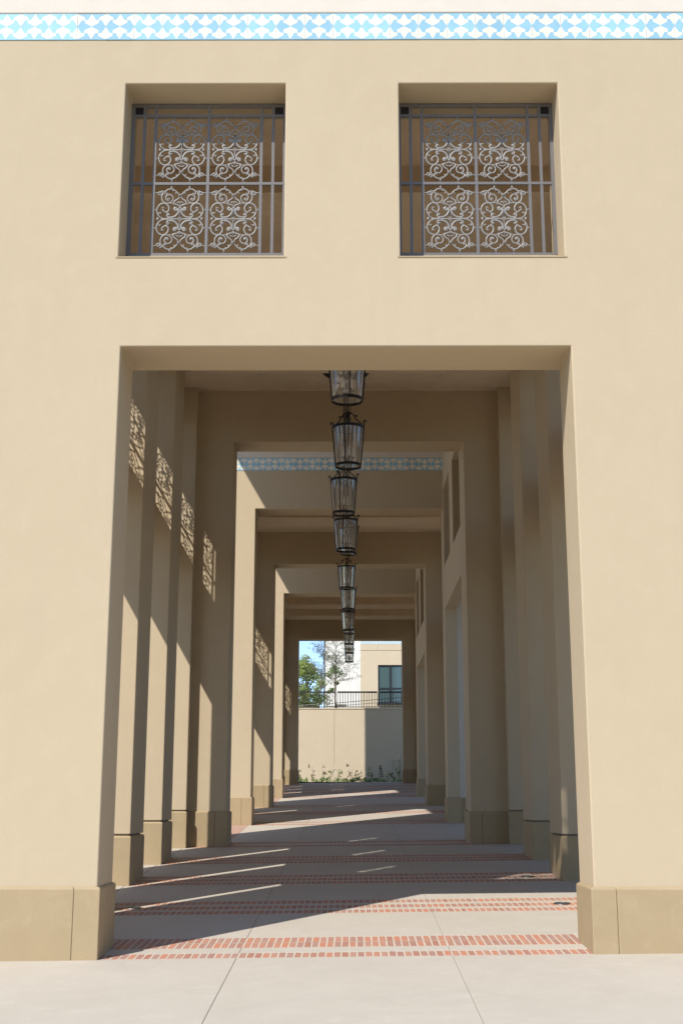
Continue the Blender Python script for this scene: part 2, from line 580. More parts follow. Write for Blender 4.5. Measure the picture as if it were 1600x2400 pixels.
# in-ground lights
def ground_light(x, y, label):
    t = thing('ground_light', label, 'ground light', (x, y, fl(x, y)), 'round in-ground lights in the brick bands', (ROT.x, ROT.y, ROT.z))
    m = MB(); m.lathe([(0.112, 0.0), (0.112, 0.009), (0.106, 0.012), (0.092, 0.012), (0.088, 0.008), (0.088, 0.0)], 28)
    m.build('trim_ring', M['steel'], t, True)
    m = MB(); m.lathe([(0.0, 0.006), (0.088, 0.006)], 28)
    m.build('lens', M['pane'], t)
    m = MB()
    for i in range(-3, 4):
        h = math.sqrt(max(0.088 ** 2 - (i * 0.023) ** 2, 0))
        m.box(i * 0.023 - 0.004, i * 0.023 + 0.004, -h, h, 0.0065, 0.0115)
    m.build('grate', M['steel'], t)
ground_light(2.86, 3.96, 'round grated ground light in the sunny brick band beside the front right plinth')
ground_light(-2.86, 4.02, 'round grated ground light in the brick band just behind the front left plinth')
ground_light(2.86, 7.30, 'round grated ground light in the shaded brick band before the second right pier')

# ------------------------------------------------------------------ tiles
TP = 0.345
def tile_mesh():
    m = MB()
    h, g, d = 0.352, 0.0008, 0.010
    W = TP - 2 * g
    m.box(-W / 2, W / 2, -d, 0.02, 0, h, 0)
    up = [(0, .99), (.055, .90), (.135, .765), (.25, .755), (.25, .655), (0, .51)]
    dn = [(0, .49), (.25, .365), (.25, .255), (.135, .25), (.06, .12), (0, .015)]
    hi = [(0, .985), (.25, .855), (.25, .755), (.135, .75), (.06, .62), (0, .51)]
    lo = [(0, .49), (.06, .37), (.135, .255), (.25, .25), (.25, .15), (0, .015)]
    yy = -d - 0.0008
    def poly(ps, cx, sides):
        for s in sides:
            pts = [((cx + s * u) * TP * 0.985, yy, v * h) for u, v in ps]
            # fan from the axis so that the concave outline stays clean
            k = len(pts)
            vs = pts
            a = [(cx * TP * 0.985, yy, v * h) for u, v in ps]
            for i in range(k - 1):
                q = [a[i], pts[i], pts[i + 1], a[i + 1]]
                q = [p for j, p in enumerate(q) if j == 0 or p != q[j - 1]]
                if q[0] == q[-1]:
                    q = q[:-1]
                if len(q) >= 3:
                    m.add(q, [tuple(range(len(q)))], 1)
    poly(up, 0, (-1, 1)); poly(dn, 0, (-1, 1))
    poly(hi, .5, (-1,)); poly(hi, -.5, (1,))
    poly(lo, .5, (-1,)); poly(lo, -.5, (1,))
    return m
TILE = tile_mesh()
tme = TILE.mesh('tile')
tme.materials.append(M['tile_blue']); tme.materials.append(M['tile_white'])
def tile_band(parent, x0, x1, y, z):
    x = x0
    while x + TP <= x1 + 1e-6:
        o = bpy.data.objects.new('tile', tme)
        COL.objects.link(o)
        o.parent = parent
        o.location = (x + TP / 2, y + random.uniform(-0.0015, 0.001), z)
        o.rotation_euler = (random.uniform(-0.006, 0.006), 0, random.uniform(-0.004, 0.004))
        x += TP

# ------------------------------------------------------------------ arcade blocks
def plinth(parent, x0, x1, y0, y1, top, joints=(), axis='x'):
    """precast blocks round the foot of a pier; joints split it along one axis"""
    cuts = [x0 if axis == 'x' else y0] + list(joints) + [x1 if axis == 'x' else y1]
    for a, b in zip(cuts, cuts[1:]):
        m = MB()
        g = 0.0015
        a2, b2 = (a + g if a != cuts[0] else a), (b - g if b != cuts[-1] else b)
        if axis == 'x':
            m.chbox(a2, b2, y0, y1, min(fl(x0, y0), fl(x0, y1)) - 0.25, top, 0.022)
        else:
            m.chbox(x0, x1, a2, b2, min(fl(x0, y0), fl(x0, y1)) - 0.25, top, 0.022)
        bevel(m.build('plinth_block', M['precast'], parent), 0.008, 2)
PO = 0.035
def core(parent, x0, x1, y0, y1, top):
    m = MB()
    m.box(x0 + 0.03, x1 - 0.03, y0 + 0.03, y1 - 0.03, top - 0.05, top + 0.05)
    m.build('shadow_gap', M['joint'], parent)

def end_wall(name, parent, y0, y1, head, holes, ptop, jl=-JW, jr=JW, tiles=True, z_tile=10.565):
    hs = [(jl, jr, ptop - 1, head)] + holes
    m = grid_solid('y', [XL, XR], [ptop + 0.022, TOP], y0, y1, hs)
    w = m.build(name, M['stucco'], parent)
    bevel(w, 0.016, 3)
    for s, (a, b, jn) in enumerate(((XL, jl, (-2.808,)), (jr, XR, (2.80,)))):
        plinth(w, a - (PO if s == 0 else -0.0) + (0 if s == 0 else -PO), b + (PO if s == 0 else PO), y0 - PO, y1 + PO, ptop, jn)
        core(w, a, b, y0, y1, ptop)
    if tiles:
        tile_band(w, XL + 0.02, XR, y0, z_tile)
        m = MB()
        m.box(XL - 0.03, XR + 0.03, y0 - 0.016, y0 + 0.3, z_tile + 0.360, TOP + 0.12)
        bevel(m.build('parapet', M['stucco_white'], w), 0.012)
    return w

def side_wall(parent, s, y0, y1, piers, near_end, far_start, yA):
    """s=-1 left, 1 right. piers are fronts; openings between them, windows above"""
    xo, xi, xp = (XL, IL, PL) if s < 0 else (XR, IR, PR)
    pts = [near_end] + [q for p in piers for q in (p, p + PW)] + [far_start]
    bays = [(pts[i], pts[i + 1]) for i in range(0, len(pts), 2)]
    holes = []
    for a, b in bays:
        holes.append((a, b, -5, 6.63))
        holes.append((a, b, 7.725, 9.975))
    m = grid_solid('x', [y0, y1], [fl(0, y0) - 0.4, TOP], min(xo, xi), max(xo, xi), [(a, b, max(c, fl(0, y0) - 0.4), d) for a, b, c, d in holes])
    w = m.build('side_wall', M['stucco'], parent)
    bevel(w, 0.016, 3)
    spans_ = [(y0 - 0.001, near_end, True)] + [(p, p + PW, False) for p in piers] + [(far_start, yA + 0.001, True)]
    for a, b, eng in spans_:
        top = fl(0, a if not eng or a > y0 else b) + PLH + 0.02
        if eng and a < y0:
            top = fl(0, a - 0.84) + PLH
        if eng and b > yA:
            top = fl(0, yA) + PLH
        m = MB()
        m.box(min(xi, xp) - (0.02 if s > 0 else 0), max(xi, xp) + (0.02 if s < 0 else 0), a, b, top + 0.022, CEIL + 0.1)
        if s < 0:
            pass
        p_ = bevel(m.build('pier', M['stucco'], parent), 0.016, 3)
        x0, x1 = (XL - PO, PL + PO) if s < 0 else (PR - PO, XR + PO)
        ya = a - PO if not (eng and a < y0) else a + 0.06
        yb = b + PO if not (eng and b > yA) else b - 0.06
        jx = (x0 + 0.52,) if s < 0 else (x1 - 0.52,)
        plinth(p_, x0, x1, ya, yb, top, jx)
        core(p_, min(xi, xp), max(xi, xp), a, b, top)
    return bays

def block(idx, label, y0, y1, head0, head1, piers, holes0, y_in, far_eng, top=13.95):
    global TOP
    TOP = top
    """y0..y0+.84 front wall, y1..y1+.85 back wall"""
    t = thing('arcade_building', label, 'building', (0, 0, 0), 'arcade blocks along the passage')
    end_wall('front_wall', t, y0, y0 + 0.84, head0, holes0, fl(0, y0) + PLH, tiles=idx < 2)
    end_wall('back_wall', t, y1, y1 + 0.85, head1, [], fl(0, y1) + PLH, tiles=False)
    out = []
    for s in (-1, 1):
        out.append(side_wall(t, s, y0 + 0.84, y1, piers, y_in, far_eng, y1))
    m = MB()
    m.box(IL - 0.01, IR + 0.01, y0 + 0.83, y1 + 0.01, CEIL, CEIL + 0.3)
    ce = m.build('ceiling', M['ceiling'], t)
    for p in piers:
        m = MB()
        m.box(PL - 0.01, PR + 0.01, p + 0.004, p + PW - 0.004, BEAM, CEIL + 0.01)
        bevel(m.build('beam', M['ceiling'], ce), 0.01)
    m = MB()
    m.box(PL - 0.01, PR + 0.01, y0 + 0.83, y_in - 0.004, BEAM, CEIL + 0.01)
    bevel(m.build('beam', M['ceiling'], ce), 0.01)
    m = MB()
    m.box(XL + 0.1, XR - 0.1, y0 + 0.1, y1 + 0.7, TOP - 0.5, TOP - 0.2)
    m.build('roof', M['stucco_white'], t)
    return t, out[0]

WIN = [(-2.642, -0.722, 7.725, 9.975), (0.634, 2.54, 7.725, 9.975)]
B1, bays1 = block(0, 'nearest tan stucco arcade block with tall portal, tiled frieze and two grilled windows', 0.0, 13.75, 6.63, 9.49, P1[:3], WIN, 1.30, P1[3])
B2, bays2 = block(1, 'middle tan stucco arcade block with blue tile frieze, beyond the first sunlit crossing', 20.3, 28.95, 9.48, 9.56, P2[:1], [], 22.70, P2[1])
B3, bays3 = block(2, 'farthest tan stucco arcade block framing the opening to the garden wall', 35.3, 49.4, 9.60, 9.63, P3[:3], [], 36.6, P3[3], 18.5)
TOP = 13.95

# sills of the front windows
fw = [c for c in B1.children if c.name.startswith('front_wall')][0]
for (a, b, z0, z1) in WIN:
    m = MB()
    m.box(a - 0.03, b + 0.03, -0.007, 0.5, z0 - 0.006, z0 + 0.010)
    m.build('window_sill', M['precast'], fw)
    m = MB(); m.box(a + 0.002, b - 0.002, 0.43, 0.838, z0 + 0.013, 7.942)
    m.build('sill_curb', M['stucco'], fw)

# right-hand portal walls and roofs of the crossings
def crossing(y0, y1, n):
    lab = ['first', 'second'][n]
    t = thing('portal_wall', ['tan wall with tall doorway and two window openings on right of the first crossing',
                              'tan wall with doorway and window openings on right of the farther crossing'][n], 'wall', (0, 0, 0), 'side portal walls of the crossings')
    x0, x1 = JW - 0.002, 2.88
    d0, d1 = y0 + 0.37, y1 - 0.16
    wn_ = [(y0 + 0.38, y0 + 2.47, 7.84, 9.98), (y1 - 2.17, y1 - 0.11, 7.84, 9.98)]
    m = grid_solid('x', [y0 + 0.002, y1 - 0.002], [fl(0, y0) + PLH + 0.014, TOP - 0.36], x0, x1, [(d0, d1, 0, 6.69)] + wn_)
    w = bevel(m.build('wall', M['stucco'], t), 0.008)
    top = fl(0, y1) + PLH
    plinth(w, x0 - PO, x1 + PO, d1 - PO, y1 - 0.04, top, (), 'x')
    plinth(w, x0 - PO, x1 + PO, y0 + 0.04, d0 + PO, fl(0, y0) + PLH, (), 'x')
    # closed room behind the two upper windows
    m = MB()
    m.box(x1 + 0.9, x1 + 1.0, y0 + 0.01, y1 - 0.01, 7.0, 11.2)
    m.box(x1 + 0.001, x1 + 0.9, y0 + 0.01, y1 - 0.01, 11.1, 11.2)
    m.box(x1 + 0.001, x1 + 0.9, y0 + 0.01, y1 - 0.01, 7.0, 7.1)
    m.build('loft', M['stucco'], t)
    # pale painted return of the next block, seen through the doorway
    m = MB()
    m.box(x1 + 0.012, XR - 0.02, y1 - 0.03, y1 - 0.004, fl(3, y1) - 0.1, 7.0)
    m.build('white_return', M['stucco_white'], t)
    r = thing('crossing_roof', 'plain flat stucco roof spanning the %s crossing' % lab, 'roof', (0, 0, 0), 'roofs over the crossings')
    m = MB()
    m.box(XL, 2.9, y0 + 0.003, y1 - 0.03, TOP - 0.35, TOP)
    m.build('roof_slab', M['ceiling'], r)
crossing(14.6, 20.3, 0)
crossing(29.8, 35.3, 1)

# ------------------------------------------------------------------ window grilles
def catmull(pts, n=5):
    P = [Vector((p[0], p[1])) for p in pts]
    P = [P[0] * 2 - P[1]] + P + [P[-1] * 2 - P[-2]]
    out = []
    for i in range(1, len(P) - 2):
        for k in range(n):
            t = k / n
            a, b, c, d = P[i - 1], P[i], P[i + 1], P[i + 2]
            out.append(0.5 * (2 * b + (c - a) * t + (2 * a - 5 * b + 4 * c - d) * t * t + (3 * b - a - 3 * c + d) * t ** 3))
    out.append(P[-2])
    return out
def scroll_half():
    """one quarter of the cast panel: coordinates relative to its centre, y downwards in the lower half"""
    C = (878, 855)
    raw = [
        ([(878, 855), (1000, 857), (1140, 860), (1270, 861)], 11),
        ([(878, 855), (878, 1000), (878, 1100)], 12),
        ([(985, 1075), (965, 1062), (950, 1080), (970, 1104), (1000, 1090), (990, 1052), (950, 1040), (915, 1075), (905, 1030), (930, 960), (985, 910), (1060, 890), (1130, 900), (1142, 940), (1110, 965), (1090, 945), (1112, 930)], 14),
        ([(1140, 862), (1240, 872), (1318, 925), (1356, 1010), (1342, 1105), (1288, 1172), (1210, 1194), (1140, 1160), (1106, 1090), (1118, 1030), (1165, 1002), (1215, 1022), (1246, 1062), (1230, 1102), (1200, 1085)], 12),
        ([(1240, 868), (1300, 905), (1325, 955), (1305, 995), (1272, 985), (1285, 965)], 9),
        ([(1112, 965), (1150, 985), (1190, 1000)], 9),
        ([(878, 1110), (910, 1150), (1000, 1182), (992, 1240), (930, 1285), (885, 1345)], 12),
        ([(878, 1130), (878, 1180), (878, 1225)], 9),
        ([(878, 1215), (905, 1225), (938, 1200)], 9),
        ([(1000, 1185), (1025, 1160)], 7),
        ([(1010, 1190), (1090, 1198), (1180, 1196), (1245, 1245), (1266, 1330), (1240, 1405), (1205, 1445)], 11),
        ([(1120, 1198), (1050, 1235), (1028, 1310), (1075, 1372), (1145, 1370), (1182, 1315), (1150, 1255), (1105, 1270), (1120, 1300), (1145, 1295)], 11),
        ([(885, 1350), (920, 1400), (985, 1465), (1065, 1500), (1145, 1488), (1196, 1432), (1178, 1388), (1140, 1398), (1152, 1420)], 11),
        ([(895, 1370), (940, 1425), (978, 1420), (975, 1395)], 8),
        ([(985, 1465), (1030, 1470), (1048, 1455)], 7),
        ([(1205, 1445), (1250, 1395), (1305, 1372), (1345, 1405), (1310, 1440), (1240, 1445), (1275, 1475)], 10),
        ([(1230, 1425), (1275, 1405), (1310, 1412)], 9),
        ([(1340, 1412), (1385, 1420), (1440, 1424)], 8),
        ([(1065, 1500), (1066, 1545), (1066, 1590)], 9),
        ([(1356, 1040), (1385, 1050)], 8),
        ([(880, 1350), (868, 1362), (880, 1385)], 22),
        ([(878, 1085), (900, 1092)], 20),
    ]
    knobs = [((1335, 861), 22), ((1390, 1051), 15), ((1066, 1532), 18), ((975, 1078), 17), ((1112, 947), 17), ((1212, 1030), 16), ((1240, 1095), 16), ((1128, 1285), 17),
             ((1275, 982), 12), ((940, 1205), 11), ((1150, 1400), 14), ((1290, 1425), 17), ((905, 1365), 15), ((1110, 862), 20), ((1345, 1410), 14), ((1215, 1445), 16)]
    k = 0.000573
    cur = [([((x - C[0]) * k, -(yy - C[1]) * k) for x, yy in ps], r * k) for ps, r in raw]
    kn = [(((x - C[0]) * k, -(yy - C[1]) * k), r * k) for (x, yy), r in knobs]
    return cur, kn
def panel_mesh(tk):
    cur, kn = scroll_half()
    m = MB()
    for sx in (-1, 1):
        for sz in (-1, 1):
            for ps, r in cur:
                pts = catmull(ps, 4) if len(ps) > 2 else [Vector(p) for p in ps]
                N = len(pts)
                rr = [r * (1.0 if N < 4 else (0.72 + 0.42 * math.sin(PI * min(1, max(0, i / (N - 1)))))) * tk for i in range(N)]
                m.tube([(sx * p.x, 0, sz * p.y) for p in pts], rr, 6, True, 1.0, (0, 1, 0))
            for (x, z), r in kn:
                m.ball((sx * x, -0.002, sz * z), r * tk, 6, 4)
    return m.mesh('scroll_panel', True)
PANEL, PANEL_THIN = panel_mesh(1.5), panel_mesh(1.22)
for q in (PANEL, PANEL_THIN):
    q.materials.append(M['metal'])
def rosette_mesh():
    m = MB()
    m.ball((0, -0.004, 0), 0.013, 8, 5)
    for i in range(8):
        a = i * PI / 4
        m.ball((0.021 * math.cos(a), -0.002, 0.021 * math.sin(a)), 0.0095, 6, 4)
    m.lathe([(0.0, 0), (0.001, 0)], 4)
    return m.mesh('rosette', True)
ROSE = rosette_mesh()
ROSE.materials.append(M['metal'])

def grille(label, group, W, loc, rotz, H=2.02):
    """grille filling an opening W wide and H high; origin at the middle of its foot"""
    t = thing('window_grille', label, 'window grille', loc, group, (0, 0, rotz))
    k = W / 1.906
    x0 = W / 2
    bw, bd = 0.0175, 0.016
    xs = [-0.936 * k, -0.795 * k, -0.656 * k, 0.0, 0.645 * k, 0.79 * k, 0.934 * k]
    zb, zm, zt1, zt = 0.02, (0.47 if H < 2.1 else 0.52) * H, H - 0.16, H - 0.022
    sh = -0.006
    for i, x in enumerate(xs):
        m = MB()
        w = 0.0235 if i in (0, 6) else bw
        m.box(x - w, x + w, -bd, bd, 0.013, H - 0.008)
        m.build('upright_bar', M['bar'], t)
    for z, hh in ((zb, 0.0165), (zm, 0.0165), (zt1, 0.0165), (zt, 0.021)):
        m = MB()
        m.box(-x0 + 0.02, x0 - 0.02, -bd - 0.002, bd + 0.002, z - hh, z + hh)
        m.build('cross_bar', M['bar'], t)
    for x in (xs[0] + 0.075 * k, xs[6] - 0.075 * k):
        m = MB()
        m.box(x - 0.052, x + 0.052, -0.012, 0.02, zt - 0.118, zt - 0.025)
        m.build('mounting_plate', M['bronze'], t)
    for cx, wd in (((xs[2] + xs[3]) / 2, xs[3] - xs[2]), ((xs[3] + xs[4]) / 2, xs[4] - xs[3])):
        for za, zc in ((zb, zm), (zm, zt1)):
            o = bpy.data.objects.new('scroll_panel', PANEL if H < 2.1 else PANEL_THIN)
            COL.objects.link(o)
            o.parent = t
            o.location = (cx, 0, (za + zc) / 2)
            o.scale = (wd / 0.645, 1.0, (zc - za) / 0.92 * 1.06)
            r = bpy.data.objects.new('rosette', ROSE)
            COL.objects.link(r)
            r.parent = o
    return t
GY = 0.46
grille('dark iron scrollwork grille in the left upper window of the front wall', 'front window grilles', 1.906, (-1.682, GY, 7.945), 0)
grille('dark iron scrollwork grille in the right upper window of the front wall', 'front window grilles', 1.906, (1.587, GY, 7.945), 0)
ordn = ['first', 'second', 'third', 'last']
for n, bays in ((0, bays1), (1, bays2), (2, bays3)):
    for k, (a, b) in enumerate(bays):
        if b - a > 0.4:
            grille('iron grille high in left side wall of the %s block, its %s bay' % (['nearest', 'middle', 'farthest'][n], ordn[k] if k < len(bays) - 1 else 'last'),
                   'side grilles of the %s block' % ['nearest', 'middle', 'farthest'][n], b - a - 0.01, (XL + 0.21, (a + b) / 2, 7.727), -PI / 2, 2.24)

# ------------------------------------------------------------------ lanterns
LB = 0.0            # bottom ring height is the lantern's own zero
def strap_pts(a, r0, r1, z0, z1):
    return [(r0 * math.cos(a), r0 * math.sin(a), z0), (r1 * math.cos(a), r1 * math.sin(a), z1)]
RB, RT, HT = 0.203, 0.253, 0.625
lant = {}
def lant_meshes():
    m = MB(); m.lathe([(RB - 0.012, 0.012), (RT - 0.012, HT)], 40)
    lant['glass_shade'] = (m.mesh('glass_shade', True), M['glass'])
    m = MB(); m.lathe([(RB + 0.006, -0.016), (RB + 0.006, 0.026), (RB - 0.006, 0.026), (RB - 0.006, -0.016)], 40, closed=True)
    lant['bottom_ring'] = (m.mesh('bottom_ring', False), M['bronze'])
    m = MB(); m.lathe([(RT + 0.004, HT - 0.02), (RT + 0.004, HT + 0.02), (RT - 0.008, HT + 0.02), (RT - 0.008, HT - 0.02)], 40, closed=True)
    lant['top_ring'] = (m.mesh('top_ring', False), M['bronze'])
    m = MB(); m.lathe([(0.004, HT + 0.02), (RT - 0.03, HT - 0.012), (RT - 0.006, HT - 0.012)], 40)
    lant['lid'] = (m.mesh('lid', True), M['steel'])
    m = MB(); m.tube(strap_pts(0, RB + 0.002, RT + 0.004, 0.0, HT), 0.0095, 6)
    lant['strap'] = (m.mesh('strap'), M['bronze'])
    # scroll arm in the r,z plane
    arm = [(0.292, 0.712), (0.262, 0.722), (0.248, 0.695), (0.275, 0.672), (0.288, 0.652), (0.262, 0.63), (0.252, 0.645), (0.235, 0.668), (0.19, 0.715), (0.14, 0.762), (0.118, 0.80),
           (0.13, 0.83), (0.118, 0.85), (0.095, 0.838), (0.098, 0.815), (0.085, 0.835), (0.05, 0.868), (0.02, 0.88)]
    arm = [(0.278, 0.70), (0.292, 0.715), (0.278, 0.735), (0.252, 0.725), (0.250, 0.69), (0.262, 0.65), (0.250, 0.632), (0.232, 0.655), (0.19, 0.705), (0.145, 0.752), (0.117, 0.782),
           (0.112, 0.812), (0.130, 0.828), (0.146, 0.812), (0.136, 0.80)]
    arm2 = [(0.117, 0.79), (0.10, 0.825), (0.06, 0.862), (0.02, 0.88)]
    m = MB()
    for a in (arm, arm2):
        m.tube([(p.x, 0, p.y) for p in catmull(a, 4)], 0.0098, 6)
    lant['scroll_arm'] = (m.mesh('scroll_arm', True), M['bronze'])
    m = MB(); m.lathe([(0.003, 0.845), (0.03, 0.855), (0.052, 0.868), (0.055, 0.878), (0.03, 0.89), (0.014, 0.91), (0.003, 0.912)], 16)
    m.tube([(0, 0, 0.62), (0, 0, 0.9)], 0.012, 8)
    lant['crown'] = (m.mesh('crown', True), M['bronze'])
    m = MB(); m.tube([(0, 0, 0.09), (0, 0, HT + 0.02)], 0.011, 8)
    m.lathe([(0.003, 0.06), (0.018, 0.07), (0.024, 0.09), (0.012, 0.12), (0.011, 0.14)], 12)
    for i in range(4):
        a = i * PI / 2 + 0.4
        pts = catmull([(0.01, 0.10), (0.035, 0.075), (0.065, 0.08), (0.075, 0.115), (0.075, 0.13)], 4)
        m.tube([(p.x * math.cos(a), p.x * math.sin(a), p.y) for p in pts], 0.006, 6)
    lant['stem'] = (m.mesh('stem', True), M['steel'])
    m = MB(); m.lathe([(0.003, 0.13), (0.026, 0.135), (0.030, 0.145), (0.016, 0.15), (0.003, 0.15)], 12)
    lant['candle_cup'] = (m.mesh('candle_cup', True), M['steel'])
    m = MB(); m.lathe([(0.003, 0.148), (0.0155, 0.15), (0.0155, 0.262), (0.010, 0.268), (0.003, 0.268)], 12)
    lant['candle'] = (m.mesh('candle', True), M['candle'])
    m = MB(); m.lathe([(0.003, 0.266), (0.011, 0.278), (0.013, 0.292), (0.007, 0.315), (0.002, 0.335)], 10)
    lant['bulb'] = (m.mesh('bulb', True), M['bulb'])
    m = MB()
    # ceiling canopy: slatted round rose, its zero at the ceiling
    m.lathe([(0.50, 0.0), (0.505, -0.03), (0.49, -0.045), (0.45, -0.045), (0.44, -0.03), (0.44, 0.0)], 40)
    for i in range(-7, 8):
        h = math.sqrt(max(0.45 ** 2 - (i * 0.058) ** 2, 0.0004))
        m.box(-h, h, i * 0.058 - 0.017, i * 0.058 + 0.017, -0.036, -0.008)
    m.lathe([(0.003, -0.06), (0.07, -0.055), (0.09, -0.03), (0.09, 0.0)], 20)
    lant['ceiling_rose'] = (m.mesh('ceiling_rose', False), M['bronze'])
    m = MB()
    n = 12
    for i in range(n):               # a metre of chain
        z0 = i / n
        ln = 1.0 / n * 0.66
        ring = []
        for q in range(13):
            a = 2 * PI * q / 12
            x, z = 0.016 * math.cos(a), ln * math.sin(a)
            ring.append((x, 0, z0 + 0.5 / n + z) if i % 2 else (0, x, z0 + 0.5 / n + z))
        m.tube(ring, 0.0055, 5, False)
    lant['chain'] = (m.mesh('chain', True), M['bronze'])
    m = MB(); m.tube([(0.035, 0.0, 0), (0.03, 0.004, 0.5), (0.035, 0, 1)], 0.007, 5)
    lant['cord'] = (m.mesh('cord', True), M['bronze'])
    for k_, (me, mt) in lant.items():
        me.materials.append(mt)
lant_meshes()
def part(name, parent, rot=0.0, loc=(0, 0, 0), scale=(1, 1, 1)):
    o = bpy.data.objects.new(name, lant[name][0])
    COL.objects.link(o)
    o.parent = parent
    o.rotation_euler = (0, 0, rot)
    o.location = loc
    o.scale = scale
    return o
def lantern(x, y, z, ceil, rot, label, rose=True):
    t = thing('hanging_lantern', label, 'lantern', (x, y, z), 'lanterns hanging in a row down the passage', (0, 0, rot))
    for n in ('glass_shade', 'bottom_ring', 'top_ring', 'lid', 'crown', 'stem'):
        part(n, t)
    for i in range(4):
        part('strap', t, i * PI / 2)
        part('scroll_arm', t, i * PI / 2)
        a = i * PI / 2 + 0.4
        c = part('candle', t, 0, (0.075 * math.cos(a), 0.075 * math.sin(a), 0))
        part('bulb', c)
        part('candle_cup', c)
    h = ceil - z - 0.90
    part('chain', t, 0, (0, 0, 0.90), (1, 1, h))
    part('cord', t, 0, (0, 0, 0.90), (1, 1, h))
    if rose:
        part('ceiling_rose', t, 0, (0, 0, ceil - z))
    return t
ord_ = ['nearest glass lantern, its top hidden behind the portal lintel', 'second glass lantern from the front, hanging before the dark cross wall',
        'third glass lantern from the front, in front of the tiled frieze', 'fourth glass lantern from the front, last of the nearest block']
LR = [0.15, -0.22, -0.32, -0.24]
for i, (x, y) in enumerate(((0.008, 2.32), (0.012, 5.65), (-0.08, 9.0), (-0.058, 12.4))):
    lantern(x, y, 6.735, CEIL, LR[i], ord_[i])
lantern(-0.016, 17.5, 7.66, TOP - 0.35, 0.3, 'glass lantern mostly hidden behind the fourth one, in the first crossing')
lantern(-0.089, 22.9, 7.70, CEIL, 0.1, 'sixth glass lantern from the front, against the second dark cross wall')
lantern(-0.043, 26.95, 7.70, CEIL, -0.25, 'seventh glass lantern from the front, in front of the second dark cross wall opening')
lantern(-0.067, 31.9, 7.70, TOP - 0.35, 0.35, 'eighth glass lantern from the front, in the second crossing')
for i, y in enumerate((37.0, 40.3, 43.6, 47.2)):
    lantern(-0.05, y, 8.24, CEIL, 0.75, ['small lantern, fourth from the end of the row', 'small lantern, third from the end of the row',
            'small lantern, last but one of the row', 'smallest lantern at the far end of the row, against the garden'][i])

# sprinkler heads in the nearest ceiling
for x, w in ((-1.95, 'left'), (1.98, 'right')):
    m = MB(); m.lathe([(0.055, 0.0), (0.055, -0.008), (0.02, -0.014), (0.012, -0.05), (0.03, -0.055), (0.03, -0.06), (0.002, -0.062)], 16)
    o = m.build('sprinkler_head', M['stucco_white'], None, True)
    o.location = (x, 12.65, CEIL + 0.001)
    tag(o, 'small white sprinkler head on the nearest ceiling, %s of the lanterns' % w, 'sprinkler', 'ceiling sprinklers')

# ------------------------------------------------------------------ garden beyond the far end
BED = tag(sheet('planting_bed', -14, 14, 51.61, 58.0, 0.0, M['soil']), kind='structure')
for v in BED.data.vertices:
    v.co.z = 2.70
RW = thing('retaining_wall', 'tan stucco garden wall half in sun, closing the end of the passage', 'wall')
for a, b in ((-20, -0.905), (-0.895, 20)):
    m = MB(); m.box(a, b, 58.0, 58.45, 2.0, 6.80)
    bevel(m.build('wall_panel', M['garden_stucco'], RW), 0.012)
m = MB(); m.box(-20, 20, 57.97, 58.48, 6.802, 6.86)
bevel(m.build('coping', M['garden_stucco'], RW), 0.01)
m = MB(); m.box(-60, 60, 58.47, 140, 6.4, 6.72)
tag(m.build('upper_terrace', M['lawn']), kind='structure')
m = MB(); m.tube([(2.72, 57.95, 2.7), (2.72, 57.95, 4.05), (2.72, 57.99, 4.06)], 0.02, 6); m.tube([(2.35, 57.95, 2.7), (2.35, 57.95, 3.98), (2.72, 57.95, 3.98)], 0.012, 6)
tag(m.build('standpipe', M['pale_bark'], None, True), 'thin pipe against the shaded part of the garden wall', 'pipe')

def railing(x0, x1, label):
    t = thing('railing', label, 'railing', (x0, 58.25, 6.86), 'railing panels on the garden wall')
    L_ = x1 - x0
    m = MB(); m.box(0, L_, -0.04, 0.04, 0.86, 0.95); m.build('top_rail', M['rail'], t)
    m = MB(); m.box(0, L_, -0.02, 0.02, 0.06, 0.10); m.build('bottom_rail', M['rail'], t)
    n = int(L_ / 0.148)
    bm_ = MB(); bm_.box(-0.017, 0.017, -0.017, 0.017, 0.0, 0.87)
    me = bm_.mesh('baluster'); me.materials.append(M['rail'])
    for i in range(n + 1):
        o = bpy.data.objects.new('baluster', me); COL.objects.link(o)
        o.parent = t; o.location = (i * L_ / n, 0, 0)
railing(-6.0, -0.87, 'brown metal railing left of the young tree, on top of the garden wall')
railing(-0.74, 1.50, 'brown metal railing between the young tree and the dark window, on the garden wall')
railing(1.62, 6.5, 'brown metal railing in front of the dark window, on the garden wall')
m = MB()
m.tube([(-6, 59.2, 6.9), (-1, 59.2, 7.22), (3.5, 59.2, 7.60)], 0.016, 6)
m.tube([(-6, 59.2, 6.75), (-1, 59.2, 7.05), (3.5, 59.2, 7.40)], 0.012, 6)
tag(m.build('ramp_handrail', M['steel'], None, True), 'thin sloping metal handrail behind the railing', 'handrail')

# tan building with the dark window
TB = thing('far_building', 'tan building with tiled frieze and dark framed window beyond the garden wall', 'building')
m = grid_solid('y', [0.745, 9.0], [6.7, 13.30], 85.0, 85.6, [(2.10, 3.98, 9.25, 12.18)])
bevel(m.build('wall', M['garden_stucco'], TB), 0.02)
m = MB(); m.box(0.745, 2.075, 84.99, 85.6, 13.335, 13.81); m.box(2.09, 9.0, 84.99, 85.6, 13.335, 13.81)
m.build('fascia', M['garden_stucco'], TB)
m = MB(); m.box(0.76, 9.0, 85.02, 85.5, 13.28, 13.34); m.build('joint', M['joint'], TB)
q = MB()
x = 0.76
while x < 8.8:
    q.add([(vx * 0.62 + x + TP * 0.31, vy + 84.99, vz * 0.62 + 13.815) for vx, vy, vz in TILE.v], TILE.f)
    q.m[-len(TILE.m):] = TILE.m
    x += TP * 0.62
o = q.build('tile_band', [M['tile_blue'], M['tile_white']], TB); tag(o, kind='stuff')
